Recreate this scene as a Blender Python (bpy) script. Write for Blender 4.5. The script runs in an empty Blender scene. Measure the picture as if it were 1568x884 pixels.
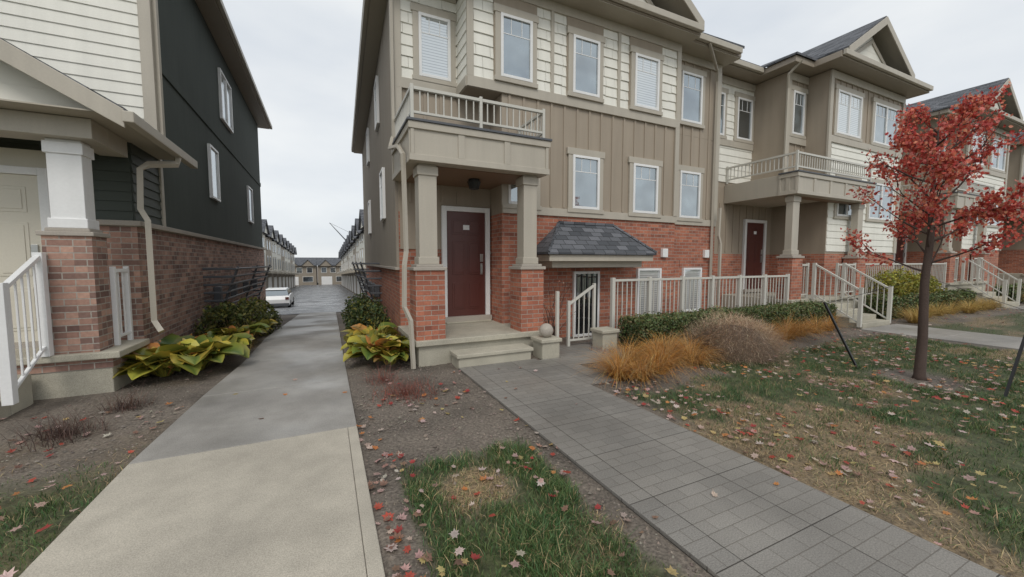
import bpy, math, random
from mathutils import Vector, noise
random.seed(11)
S=bpy.context.scene
C=bpy.context.collection
R=random.random
def U(a,b): return a+(b-a)*random.random()
def nz(x,y,k=1.0,o=0.0): return noise.noise(Vector((x*k+o,y*k-o,o*1.7)))

# ------------------------------------------------------------ materials
class NT:
    def __init__(s,name):
        s.m=bpy.data.materials.new(name); s.m.use_nodes=True
        s.t=s.m.node_tree; s.b=s.t.nodes['Principled BSDF']
    def n(s,typ,**kw):
        nd=s.t.nodes.new(typ)
        for k,v in kw.items(): setattr(nd,k,v)
        return nd
    def l(s,a,b): s.t.links.new(a,b)
def c4(c): return (c[0],c[1],c[2],1)
def coords(N,kind='UV'):
    return N.n('ShaderNodeTexCoord').outputs[kind]
def noise_mix(N,co,colin,scale,amt,detail=3,dark=0.6,light=1.25):
    nt=N.n('ShaderNodeTexNoise'); nt.inputs['Scale'].default_value=scale; nt.inputs['Detail'].default_value=min(detail,3)
    N.l(co,nt.inputs['Vector'])
    mr=N.n('ShaderNodeMapRange'); mr.inputs[1].default_value=.3; mr.inputs[2].default_value=.7
    mr.inputs[3].default_value=dark; mr.inputs[4].default_value=light
    N.l(nt.outputs['Fac'],mr.inputs[0])
    mx=N.n('ShaderNodeMix',data_type='RGBA',blend_type='MULTIPLY'); mx.inputs[0].default_value=amt
    if isinstance(colin,tuple): mx.inputs[6].default_value=colin
    else: N.l(colin,mx.inputs[6])
    N.l(mr.outputs[0],mx.inputs[7])
    return mx.outputs[2],nt.outputs['Fac']
def bump(N,h,strength=.3,dist=.01,prev=None):
    b=N.n('ShaderNodeBump'); b.inputs['Strength'].default_value=strength; b.inputs['Distance'].default_value=dist
    N.l(h,b.inputs['Height'])
    if prev is not None: N.l(prev,b.inputs['Normal'])
    return b.outputs['Normal']
def streaks(N,co,colin,amt=.35):
    """faint vertical weather streaks"""
    mp=N.n('ShaderNodeMapping'); mp.inputs['Scale'].default_value=(7,.55,1); N.l(co,mp.inputs[0])
    c,_=noise_mix(N,mp.outputs[0],colin,1,amt,3,.78,1.1)
    return c
def plain(name,col,rough=.6,amt=.35,s1=1.2,s2=40,bs=.15,bd=.004,kind='UV',metal=0,streak=0):
    N=NT(name); co=coords(N,kind)
    c,_=noise_mix(N,co,c4(col),s1,amt,3,.78,1.12)
    c,f=noise_mix(N,co,c,s2,amt*.8,2,.8,1.15)
    if streak: c=streaks(N,co,c,streak)
    N.l(c,N.b.inputs['Base Color']); N.b.inputs['Roughness'].default_value=rough; N.b.inputs['Metallic'].default_value=metal
    if bs>.1: N.l(bump(N,f,bs,bd),N.b.inputs['Normal'])
    return N.m
def brickmat(name,c1,c2,mortar,w=.215,h=.075,dark=None):
    N=NT(name); co=coords(N)
    t=N.n('ShaderNodeTexBrick'); t.inputs['Scale'].default_value=1
    t.inputs['Brick Width'].default_value=w; t.inputs['Row Height'].default_value=h
    t.inputs['Mortar Size'].default_value=.006; t.inputs['Mortar Smooth'].default_value=.15
    t.inputs['Color1'].default_value=c4(c1); t.inputs['Color2'].default_value=c4(c2); t.inputs['Mortar'].default_value=c4(mortar)
    N.l(co,t.inputs['Vector'])
    c=t.outputs['Color']
    sp=N.n('ShaderNodeSeparateXYZ'); N.l(co,sp.inputs[0])
    def mth(op,a,b=None):
        m=N.n('ShaderNodeMath',operation=op)
        for i,v in enumerate((a,b)):
            if v is None: continue
            if isinstance(v,(int,float)): m.inputs[i].default_value=v
            else: N.l(v,m.inputs[i])
        return m.outputs[0]
    row=mth('FLOOR',mth('DIVIDE',sp.outputs[1],h))
    odd=mth('MODULO',mth('ABSOLUTE',row),2)
    col=mth('FLOOR',mth('ADD',mth('DIVIDE',sp.outputs[0],w),mth('MULTIPLY',odd,.5)))
    cb=N.n('ShaderNodeCombineXYZ'); N.l(row,cb.inputs[0]); N.l(col,cb.inputs[1])
    wn=N.n('ShaderNodeTexWhiteNoise'); N.l(cb.outputs[0],wn.inputs['Vector'])
    rp=N.n('ShaderNodeValToRGB'); rp.color_ramp.elements[0].color=(.6,.6,.65,1); rp.color_ramp.elements[0].position=0
    rp.color_ramp.elements[1].color=(1.2,1.18,1.15,1); rp.color_ramp.elements[1].position=1
    e=rp.color_ramp.elements.new(.2); e.color=(.9,.88,.9,1)
    if dark:
        rp.color_ramp.elements[0].color=(.42,.42,.46,1); rp.color_ramp.elements[2].color=(1.4,1.4,1.35,1); e.color=(.7,.7,.72,1); e.position=.3
    N.l(wn.outputs['Value'],rp.inputs[0])
    mx=N.n('ShaderNodeMix',data_type='RGBA',blend_type='MULTIPLY'); mx.inputs[0].default_value=.85
    N.l(c,mx.inputs[6]); N.l(rp.outputs[0],mx.inputs[7])
    m2=N.n('ShaderNodeMix',data_type='RGBA'); N.l(t.outputs['Fac'],m2.inputs[0]); N.l(mx.outputs[2],m2.inputs[6]); m2.inputs[7].default_value=c4(mortar)
    c,f=noise_mix(N,co,m2.outputs[2],30,.5,3,.75,1.2)
    c,_=noise_mix(N,co,c,.9,.4,3,.7,1.15)
    N.l(c,N.b.inputs['Base Color']); N.b.inputs['Roughness'].default_value=.85
    inv=mth('SUBTRACT',1,t.outputs['Fac'])
    N.l(bump(N,inv,.6,.006),N.b.inputs['Normal'])
    return N.m
M={}
M['brick']=brickmat('red_brick',(.45,.175,.105),(.34,.118,.073),(.36,.30,.25))
M['brickL']=brickmat('mixed_brick',(.40,.245,.19),(.28,.16,.125),(.38,.345,.30),dark=True)
M['tan']=plain('tan_siding',(.35,.292,.225),.6,.25,1,60,.05,streak=.35)
M['trim']=plain('trim_paint',(.455,.415,.345),.5,.22,1.5,50,.05,streak=.3)
M['fascia']=plain('fascia_tan',(.31,.265,.21),.45,.15,1.5,50,.05)
M['cream']=plain('cream_siding',(.80,.785,.71),.6,.2,1,60,.05,streak=.3)
M['stucco']=plain('green_stucco',(.058,.07,.06),.9,.55,.7,120,.5,.004,streak=.5)
M['stuccoT']=plain('tan_stucco',(.30,.26,.21),.9,.35,.7,120,.4,.004,streak=.4)
M['greenlap']=plain('green_siding',(.06,.072,.06),.6,.3)
M['white']=plain('white_vinyl',(.80,.80,.79),.35,.16,2,30,.03,streak=.2)
M['railing']=plain('cream_metal',(.56,.545,.49),.4,.2,2,30,.03)
M['stone']=plain('cast_stone',(.40,.36,.31),.85,.55,2,70,.3)
M['maroon']=plain('maroon_door',(.10,.030,.024),.35,.12,2,30,.02)
M['creamdoor']=plain('cream_door',(.66,.62,.52),.4,.12)
M['black']=plain('black_metal',(.015,.015,.016),.4,.2)
M['steel']=plain('brushed_metal',(.5,.5,.48),.3,.1,metal=.8)
M['dkgrey']=plain('dark_grey_metal',(.09,.095,.105),.5,.3)
M['soffit']=plain('soffit',(.42,.38,.31),.6,.1)
M['wood']=plain('stained_soffit',(.22,.14,.09),.6,.3)
M['bark']=plain('bark',(.075,.05,.04),.9,.6,6,60,.6,.01,'Object')
def lapmat(name,col,h=.2):
    N=NT(name); co=coords(N)
    sp=N.n('ShaderNodeSeparateXYZ'); N.l(co,sp.inputs[0])
    a=N.n('ShaderNodeMath',operation='DIVIDE'); N.l(sp.outputs[1],a.inputs[0]); a.inputs[1].default_value=h
    fr=N.n('ShaderNodeMath',operation='FRACT'); N.l(a.outputs[0],fr.inputs[0])
    inv=N.n('ShaderNodeMath',operation='SUBTRACT'); inv.inputs[0].default_value=1; N.l(fr.outputs[0],inv.inputs[1])
    c,_=noise_mix(N,co,c4(col),1.5,.3,3,.8,1.1)
    N.l(c,N.b.inputs['Base Color']); N.b.inputs['Roughness'].default_value=.6
    N.l(bump(N,inv.outputs[0],1,.02),N.b.inputs['Normal'])
    return N.m
M['creamlap']=lapmat('cream_lap',(.76,.74,.66))
def shingle():
    N=NT('asphalt_shingle'); co=coords(N)
    t=N.n('ShaderNodeTexBrick'); t.inputs['Scale'].default_value=1; t.inputs['Brick Width'].default_value=.26; t.inputs['Row Height'].default_value=.14
    t.inputs['Mortar Size'].default_value=.006
    t.inputs['Color1'].default_value=(.05,.055,.063,1); t.inputs['Color2'].default_value=(.14,.145,.16,1); t.inputs['Mortar'].default_value=(.015,.015,.017,1)
    N.l(co,t.inputs['Vector'])
    c,f=noise_mix(N,co,t.outputs['Color'],90,.8,2,.5,1.5)
    N.l(c,N.b.inputs['Base Color']); N.b.inputs['Roughness'].default_value=.8
    iv=N.n('ShaderNodeMath',operation='SUBTRACT'); iv.inputs[0].default_value=1; N.l(t.outputs['Fac'],iv.inputs[1])
    N.l(bump(N,iv.outputs[0],.7,.01),N.b.inputs['Normal'])
    return N.m
M['shingle']=shingle()
def glass(name,blind,base=(.03,.04,.05)):
    N=NT(name); co=coords(N)
    N.b.inputs['Roughness'].default_value=.04
    if blind:
        sp=N.n('ShaderNodeSeparateXYZ'); N.l(co,sp.inputs[0])
        w=N.n('ShaderNodeMath',operation='MULTIPLY'); N.l(sp.outputs[1],w.inputs[0]); w.inputs[1].default_value=125
        s=N.n('ShaderNodeMath',operation='SINE'); N.l(w.outputs[0],s.inputs[0])
        mr=N.n('ShaderNodeMapRange'); mr.inputs[1].default_value=-1; mr.inputs[2].default_value=-.2; mr.inputs[3].default_value=.45; mr.inputs[4].default_value=1
        N.l(s.outputs[0],mr.inputs[0])
        mx=N.n('ShaderNodeMix',data_type='RGBA',blend_type='MULTIPLY'); mx.inputs[0].default_value=1; mx.inputs[6].default_value=c4(base); N.l(mr.outputs[0],mx.inputs[7])
        N.l(mx.outputs[2],N.b.inputs['Base Color'])
    else:
        c,_=noise_mix(N,co,c4(base),1.6,1,2,.15,2.4); N.l(c,N.b.inputs['Base Color'])
    gl=N.n('ShaderNodeBsdfGlossy'); gl.inputs['Roughness'].default_value=.02; gl.inputs['Color'].default_value=(.82,.9,.95,1)
    nn=N.n('ShaderNodeTexNoise'); nn.inputs['Scale'].default_value=1.5; N.l(co,nn.inputs['Vector'])
    N.l(bump(N,nn.outputs['Fac'],.2,.06),gl.inputs['Normal'])
    mix=N.n('ShaderNodeMixShader'); mix.inputs[0].default_value=.36
    N.l(N.b.outputs[0],mix.inputs[1]); N.l(gl.outputs[0],mix.inputs[2])
    N.l(mix.outputs[0],N.t.nodes['Material Output'].inputs['Surface'])
    return N.m
M['glass']=glass('window_glass',False,(.09,.11,.12))
M['blind']=glass('window_glass_blinds',True,(.62,.63,.62))
M['glassd']=glass('dark_glass',False,(.012,.014,.016))
def concrete(name,col,rlo=.35,rhi=.8,amt=.6,wet=None):
    N=NT(name); co=coords(N,'Object')
    c,_=noise_mix(N,co,c4(col),.9,amt,3,.7,1.15)
    c,_=noise_mix(N,co,c,6,.45,3,.78,1.12)
    c,f=noise_mix(N,co,c,160,.7,2,.65,1.3)
    N.l(c,N.b.inputs['Base Color'])
    nt=N.n('ShaderNodeTexNoise'); nt.inputs['Scale'].default_value=.8; nt.inputs['Detail'].default_value=3; N.l(co,nt.inputs['Vector'])
    mr=N.n('ShaderNodeMapRange'); mr.inputs[1].default_value=.4; mr.inputs[2].default_value=.62; mr.inputs[3].default_value=rlo; mr.inputs[4].default_value=rhi
    N.l(nt.outputs['Fac'],mr.inputs[0]); N.l(mr.outputs[0],N.b.inputs['Roughness'])
    mp=N.n('ShaderNodeMapping'); mp.inputs['Scale'].default_value=(3,120,1); N.l(co,mp.inputs[0])
    n2=N.n('ShaderNodeTexNoise'); n2.inputs['Scale'].default_value=1; n2.inputs['Detail'].default_value=2; N.l(mp.outputs[0],n2.inputs['Vector'])
    N.l(bump(N,n2.outputs['Fac'],.7,.003),N.b.inputs['Normal'])
    return N.m
M['concNew']=concrete('concrete_new',(.445,.405,.335),.7,.9,.7)
M['concWet']=concrete('concrete_damp',(.315,.298,.272),.36,.75,1.0)
M['concStep']=concrete('concrete_step',(.44,.41,.33),.7,.9)
M['asphalt']=concrete('asphalt_wet',(.15,.15,.155),.2,.55)
def paver():
    N=NT('paver_stone'); co=coords(N)
    def br(w,h,off,ms,a,b,m):
        t=N.n('ShaderNodeTexBrick'); t.offset=off; t.inputs['Scale'].default_value=1; t.inputs['Brick Width'].default_value=w; t.inputs['Row Height'].default_value=h
        t.inputs['Mortar Size'].default_value=ms; t.inputs['Mortar Smooth'].default_value=.3
        t.inputs['Color1'].default_value=c4(a); t.inputs['Color2'].default_value=c4(b); t.inputs['Mortar'].default_value=c4(m)
        N.l(co,t.inputs['Vector']); return t
    a=br(.625,.6,0,.0035,(.255,.238,.212),(.215,.203,.184),(.08,.073,.063))
    b=br(.208,.1,.5,.003,(1,1,1),(.86,.86,.86),(.62,.60,.57))
    mx=N.n('ShaderNodeMix',data_type='RGBA',blend_type='MULTIPLY'); mx.inputs[0].default_value=1; N.l(a.outputs[0],mx.inputs[6]); N.l(b.outputs[0],mx.inputs[7])
    c,_=noise_mix(N,co,mx.outputs[2],1.1,.7,3,.68,1.2)
    c,f=noise_mix(N,co,c,130,.7,2,.6,1.35)
    N.l(c,N.b.inputs['Base Color'])
    nt=N.n('ShaderNodeTexNoise'); nt.inputs['Scale'].default_value=1.3; N.l(co,nt.inputs['Vector'])
    mr=N.n('ShaderNodeMapRange'); mr.inputs[1].default_value=.35; mr.inputs[2].default_value=.65; mr.inputs[3].default_value=.45; mr.inputs[4].default_value=.8
    N.l(nt.outputs['Fac'],mr.inputs[0]); N.l(mr.outputs[0],N.b.inputs['Roughness'])
    i1=N.n('ShaderNodeMath',operation='ADD'); N.l(a.outputs['Fac'],i1.inputs[0]); 
    i2=N.n('ShaderNodeMath',operation='MULTIPLY'); N.l(b.outputs['Fac'],i2.inputs[0]); i2.inputs[1].default_value=.5; N.l(i2.outputs[0],i1.inputs[1])
    iv=N.n('ShaderNodeMath',operation='SUBTRACT'); iv.inputs[0].default_value=1; N.l(i1.outputs[0],iv.inputs[1])
    N.l(bump(N,iv.outputs[0],.6,.005),N.b.inputs['Normal'])
    return N.m
M['paver']=paver()
def leafmat(name,rough=.55,trans=.25):
    N=NT(name)
    at=N.n('ShaderNodeAttribute'); at.attribute_name='Col'
    c=at.outputs['Color']
    N.l(c,N.b.inputs['Base Color']); N.b.inputs['Roughness'].default_value=rough
    if trans:
        tr=N.n('ShaderNodeBsdfTranslucent'); N.l(c,tr.inputs['Color'])
        mx=N.n('ShaderNodeMixShader'); mx.inputs[0].default_value=trans
        N.l(N.b.outputs[0],mx.inputs[1]); N.l(tr.outputs[0],mx.inputs[2]); N.l(mx.outputs[0],N.t.nodes['Material Output'].inputs['Surface'])
    return N.m
M['leaf']=leafmat('leaf'); M['hosta']=leafmat('hosta_leaf',.4,.15); M['grass']=leafmat('grass_blade',.6,0)
def groundmat():
    N=NT('earth_and_turf'); co=coords(N,'Object')
    at=N.n('ShaderNodeAttribute'); at.attribute_name='Col'
    sp=N.n('ShaderNodeSeparateColor'); N.l(at.outputs['Color'],sp.inputs[0])
    soil,_=noise_mix(N,co,(.165,.138,.112,1),1.3,.9,3,.5,1.3)
    soil,f=noise_mix(N,co,soil,45,.8,3,.45,1.45)
    turf,_=noise_mix(N,co,(.065,.075,.03,1),14,.9,3,.5,1.4)
    straw,_=noise_mix(N,co,(.22,.16,.09,1),9,.9,3,.5,1.3)
    straw,_=noise_mix(N,co,straw,55,.9,3,.4,1.5)
    m1=N.n('ShaderNodeMix',data_type='RGBA'); N.l(sp.outputs[0],m1.inputs[0]); N.l(soil,m1.inputs[6]); N.l(turf,m1.inputs[7])
    m2=N.n('ShaderNodeMix',data_type='RGBA'); N.l(sp.outputs[1],m2.inputs[0]); N.l(m1.outputs[2],m2.inputs[6]); N.l(straw,m2.inputs[7])
    N.l(m2.outputs[2],N.b.inputs['Base Color']); N.b.inputs['Roughness'].default_value=.8
    N.l(bump(N,f,.8,.02),N.b.inputs['Normal'])
    return N.m
M['ground']=groundmat()

# ------------------------------------------------------------ mesh tools
def empty(name,loc=(0,0,0)):
    e=bpy.data.objects.new(name,None); e.empty_display_size=.3; C.objects.link(e); return e
class MB:
    def __init__(s,name,mat,parent=None,bevel=0,smooth=False):
        s.name=name;s.mat=mat;s.p=parent;s.v=[];s.f=[];s.bev=bevel;s.sm=smooth
    def hexa(s,p):
        b=len(s.v); s.v+=[tuple(q) for q in p]
        s.f+=[(b+3,b+2,b+1,b),(b+4,b+5,b+6,b+7),(b,b+1,b+5,b+4),(b+1,b+2,b+6,b+5),(b+2,b+3,b+7,b+6),(b+3,b,b+4,b+7)]
    def box(s,x0,x1,y0,y1,z0,z1):
        s.hexa([(x0,y0,z0),(x1,y0,z0),(x1,y1,z0),(x0,y1,z0),(x0,y0,z1),(x1,y0,z1),(x1,y1,z1),(x0,y1,z1)])
    def poly(s,pts):
        b=len(s.v); s.v+=[tuple(q) for q in pts]; s.f.append(tuple(range(b,b+len(pts))))
    def prism(s,fp,z0,z1):
        n=len(fp);b=len(s.v)
        s.v+=[(x,y,z0) for x,y in fp]+[(x,y,z1) for x,y in fp]
        s.f.append(tuple(b+i for i in reversed(range(n)))); s.f.append(tuple(b+n+i for i in range(n)))
        for i in range(n):
            j=(i+1)%n; s.f.append((b+i,b+j,b+n+j,b+n+i))
    def slab(s,pts,t):
        n=len(pts);b=len(s.v)
        s.v+=[(x,y,z-t) for x,y,z in pts]+[tuple(p) for p in pts]
        s.f.append(tuple(b+i for i in reversed(range(n)))); s.f.append(tuple(b+n+i for i in range(n)))
        for i in range(n):
            j=(i+1)%n; s.f.append((b+i,b+j,b+n+j,b+n+i))
    def wbox(s,w,a0,a1,o0,o1,z0,z1):
        (x0,y0),(x1,y1)=w; L=math.hypot(x1-x0,y1-y0); dx,dy=(x1-x0)/L,(y1-y0)/L; nx,ny=dy,-dx
        def P(a,o,z): return (x0+dx*a+nx*o,y0+dy*a+ny*o,z)
        s.hexa([P(a0,o1,z0),P(a1,o1,z0),P(a1,o0,z0),P(a0,o0,z0),P(a0,o1,z1),P(a1,o1,z1),P(a1,o0,z1),P(a0,o0,z1)])
    def wlap(s,w,a0,a1,z0,z1,h=.19,shake=False):
        (x0,y0),(x1,y1)=w; L=math.hypot(x1-x0,y1-y0); dx,dy=(x1-x0)/L,(y1-y0)/L; nx,ny=dy,-dx
        def P(a,o,z): return (x0+dx*a+nx*o,y0+dy*a+ny*o,z)
        z=z0
        while z<z1-.01:
            t=min(z+h,z1)
            cuts=[a0]
            if shake:
                a=a0+U(.1,.5)
                while a<a1-.08: cuts.append(a); a+=U(.18,.55)
            cuts.append(a1)
            for p,q in zip(cuts,cuts[1:]):
                g=.003 if shake else 0; dz=U(-.008,.008) if shake and z>z0+.01 else 0; oo=.024+(U(0,.006) if shake else 0)
                s.hexa([P(p+g,oo,z+dz),P(q-g,oo,z+dz),P(q-g,0,z+dz),P(p+g,0,z+dz),P(p+g,.008,t),P(q-g,.008,t),P(q-g,0,t),P(p+g,0,t)])
            z=t
    def tube(s,pts,rs,n=8,cap=True):
        pts=[Vector(p) for p in pts]
        if not isinstance(rs,(list,tuple)): rs=[rs]*len(pts)
        b=len(s.v); prev=None
        for i,p in enumerate(pts):
            d=(pts[min(i+1,len(pts)-1)]-pts[max(i-1,0)]).normalized()
            a=prev if prev is not None else (Vector((0,1,0)) if abs(d.y)<.9 else Vector((1,0,0)))
            a=(a-d*a.dot(d)).normalized(); c=d.cross(a); prev=a
            for k in range(n):
                t=2*math.pi*(k+.5)/n; q=p+(a*math.cos(t)+c*math.sin(t))*rs[i]; s.v.append(tuple(q))
        for i in range(len(pts)-1):
            for k in range(n):
                k2=(k+1)%n; s.f.append((b+i*n+k,b+i*n+k2,b+(i+1)*n+k2,b+(i+1)*n+k))
        if cap:
            s.f.append(tuple(b+k for k in reversed(range(n)))); s.f.append(tuple(b+(len(pts)-1)*n+k for k in range(n)))
    def sphere(s,c,r,nu=16,nv=10,sz=1):
        b=len(s.v)
        for j in range(nv+1):
            ph=math.pi*j/nv
            for i in range(nu):
                th=2*math.pi*i/nu; s.v.append((c[0]+r*math.sin(ph)*math.cos(th),c[1]+r*math.sin(ph)*math.sin(th),c[2]+r*math.cos(ph)*sz))
        for j in range(nv):
            for i in range(nu):
                k=(i+1)%nu; s.f.append((b+j*nu+i,b+(j+1)*nu+i,b+(j+1)*nu+k,b+j*nu+k))
    def done(s):
        if not s.v: return None
        me=bpy.data.meshes.new(s.name); me.from_pydata(s.v,[],s.f); me.materials.append(s.mat)
        uv=me.uv_layers.new(name='UVMap'); vs=me.vertices
        for p in me.polygons:
            n=p.normal
            if abs(n.z)>.985 or n.length<.5: t=Vector((1,0,0)); w=Vector((0,1,0))
            else:
                t=Vector((0,0,1)).cross(n).normalized(); w=n.cross(t)
            for li in p.loop_indices:
                co=vs[me.loops[li].vertex_index].co; uv.data[li].uv=(co.dot(t),co.dot(w))
            p.use_smooth=s.sm
        o=bpy.data.objects.new(s.name,me); C.objects.link(o)
        if s.p: o.parent=s.p
        if s.bev:
            m=o.modifiers.new('bevel','BEVEL'); m.width=s.bev; m.segments=2; m.limit_method='ANGLE'
        return o
class Bld:
    def __init__(s,name): s.e=empty(name); s.d={}
    def g(s,part,mat,bevel=0,smooth=False):
        if part not in s.d: s.d[part]=MB(part,M[mat],s.e,bevel,smooth)
        return s.d[part]
    def done(s):
        for k in s.d: s.d[k].done()
def cmesh(name,v,f,col,mat,parent=None,smooth=False):
    me=bpy.data.meshes.new(name); me.from_pydata(v,[],f); me.materials.append(mat)
    a=me.color_attributes.new(name='Col',type='FLOAT_COLOR',domain='POINT')
    flat=[]
    for c in col: flat+= [c[0],c[1],c[2],1]
    a.data.foreach_set('color',flat)
    if smooth: me.polygons.foreach_set('use_smooth',[True]*len(me.polygons))
    o=bpy.data.objects.new(name,me); C.objects.link(o)
    if parent: o.parent=parent
    return o
def vary(c,k=.25):
    m=1+U(-k,k); return (c[0]*m*(1+U(-.08,.08)),c[1]*m*(1+U(-.08,.08)),c[2]*m)

# ------------------------------------------------------------ ground
def zg(y):
    if y<9: return 0
    if y<34: return -1.9*(y-9)/25
    if y<115: return -1.9-2.7*(y-34)/81
    return -4.6
def sm(a,b,x):
    t=max(0,min(1,(x-a)/(b-a))); return t*t*(3-2*t)
def masks(x,y):
    n=nz(x,y,1.4,3)*.5+nz(x,y,5,7)*.25
    g=0;s=0
    if .21<x<1.68:
        lo=.42+.18*n+(.2 if y<1.6 else 0)
        g=sm(lo,lo+.1,x)*(1-sm(1.40+.2*n,1.54+.2*n,x))*(1-sm(2.8+.5*n,2.98+.5*n,y))
        d=math.hypot(x-.9,y-2.4)+.24*n
        s=.95*(1-sm(.18,.34,d)); g*=.08+.92*sm(.2,.36,d)
        d2=math.hypot(x-1.25,y-1.7)+.2*n; s=max(s,.35*(1-sm(.1,.3,d2)))
    elif x>2.95:
        top=3.45+.5*n if x<5 else 4.0+.5*n
        g=(1-sm(top-.15,top+.15,y))*sm(3.03,3.3,x+.12*n)
        dead=sm(.1,.45,nz(x,y,.9,11)*.85+.55*nz(x,y,3.3,2)+ (.6*(1-sm(.3,1.3,math.hypot((x-4.1)*.8,y-2.0)))))
        s=dead*.85*(1-sm(top,top+.2,y)); g*=(1-.68*dead)
        d=math.hypot(x-7.06,y-2.25)+.15*n; k=sm(.3,.7,d); g*=k; s*=k
        if 10.7<x<12.8 : g=0
    elif x<-1.39:
        top=3.75+.4*n
        g=(1-sm(top-.2,top+.2,y)); s=.3*sm(0,.4,nz(x,y,1.2,5))
    return g,s
def axis(lo,hi,a,b,step):
    r=[];x=a
    while x<=b: r.append(x); x+=step
    d=step;x=b
    while x<hi: d*=1.35; x+=d; r.append(min(x,hi))
    d=step;x=a
    while x>lo: d*=1.35; x-=d; r.insert(0,max(x,lo))
    return r
xs=axis(-400,400,-4,13,.08); ys=axis(-300,600,0,7.2,.08)
ys=sorted(set(ys+[9,34,115]))
v=[];f=[];col=[]
for y in ys:
    for x in xs:
        g,s=masks(x,y)
        z=zg(y)-.004
        if -4<x<13 and -1<y<8:
            z+=.018*nz(x,y,2.2)+.014*nz(x,y,7,4)
            if -1.36<x<.18 or 1.71<x<2.90: z=min(z,0)-.01
        v.append((x,y,z)); col.append((g,s,0))
nx=len(xs)
for j in range(len(ys)-1):
    for i in range(nx-1):
        a=j*nx+i; f.append((a,a+1,a+nx+1,a+nx))
cmesh('ground',v,f,col,M['ground'],None,True)

path=empty('concrete_path')
pn=MB('new_slabs',M['concNew'],path,.006); pw=MB('damp_slabs',M['concWet'],path,.005)
def slab(mb,x0,x1,y0,y1,t=.03,x0b=None,x1b=None):
    x0b=x0 if x0b is None else x0b; x1b=x1 if x1b is None else x1b
    a,b=zg(y0),zg(y1)
    mb.hexa([(x0,y0,a-.1),(x1,y0,a-.1),(x1b,y1,b-.1),(x0b,y1,b-.1),(x0,y0,a+t),(x1,y0,a+t),(x1b,y1,b+t),(x0b,y1,b+t)])
slab(pn,-1.39,.135,-3,3.797); slab(pn,.137,.215,-3,3.797,.031)
y=3.802
while y<20:
    e=min(y+1.6,9 if y<8.9 else 99)
    if e-y<.5: e=y+.5
    xl=-1.39+.25*sm(3.8,8,y); xr=.215+.012*max(0,y-8)
    xl2=-1.39+.25*sm(3.8,8,e); xr2=.215+.012*max(0,e-8)
    slab(pw,xl,xr,y,e-.006,.03,xl2,xr2); y=e
pn.done();pw.done()
walk=MB('paver_walkway',M['paver'],None,.004)
walk.box(1.68,2.93,-3,5.32,-.1,.026); walk.box(2.932,3.36,3.9,5.2,-.1,.026); walk.box(3.362,4.6,4.75,6.0,-.1,.022)
walk.done()
for x0 in (10.9,20.2):
    w2=MB('concrete_sidewalk',M['concWet'],None,.006)
    for i in range(6): w2.box(x0,x0+1.7,-3+i*1.25,-3+i*1.25+1.24,-.1,.03)
    w2.done()
ln=MB('asphalt_lane',M['asphalt'],None)
for a,b in ((20,34),(34,115)):
    ln.poly([(-6.2 if a>20 else -4,a,zg(a)+.02),(3.1 if a>20 else 1.4,a,zg(a)+.02),(3.1,b,zg(b)+.02),(-6.2,b,zg(b)+.02)])
ln.done()

# ------------------------------------------------------------ building parts
def window(B,w,a0,a1,z0,z1,glassk='glass',grid=True,tb=.1,trim='trim',split=False,o=0):
    T=B.g('window_trim_'+trim,trim,.004); W=B.g('window_frames','white',.003); G=B.g('glazing_'+glassk,glassk)
    if tb:
        T.wbox(w,a0-tb,a0,o,o+.045,z0,z1); T.wbox(w,a1,a1+tb,o,o+.045,z0,z1)
        T.wbox(w,a0-tb-.03,a1+tb+.03,o,o+.055,z1,z1+.13); T.wbox(w,a0-tb-.02,a1+tb+.02,o,o+.06,z0-.08,z0)
    fw=.05
    W.wbox(w,a0,a0+fw,o,o+.062,z0,z1); W.wbox(w,a1-fw,a1,o,o+.062,z0,z1)
    W.wbox(w,a0+fw,a1-fw,o,o+.06,z1-fw,z1); W.wbox(w,a0+fw,a1-fw,o,o+.065,z0,z0+fw)
    G.wbox(w,a0+fw,a1-fw,o,o+.030,z0+fw,z1-fw)
    if split:
        m=(a0+a1)/2; W.wbox(w,m-.03,m+.03,o,o+.058,z0+fw,z1-fw)
    if grid:
        spans=[(a0,(a0+a1)/2),((a0+a1)/2,a1)] if split else [(a0,a1)]
        zz=z1-(z1-z0)*.3
        for p,q in spans:
            W.wbox(w,p+fw,q-fw,o+.030,o+.036,zz-.008,zz+.008)
            for k in (1,2):
                x=p+(q-p)*k/3; W.wbox(w,x-.007,x+.007,o+.030,o+.037,zz+.008,z1-fw)
def battens(B,w,a0,a1,z0,z1,step=.3,key='siding_tan'):
    T=B.g(key,'tan',.002); a=a0+step/2
    while a<a1-.03:
        T.wbox(w,a-.024,a+.024,0,.018,z0,z1); a+=step
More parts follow.
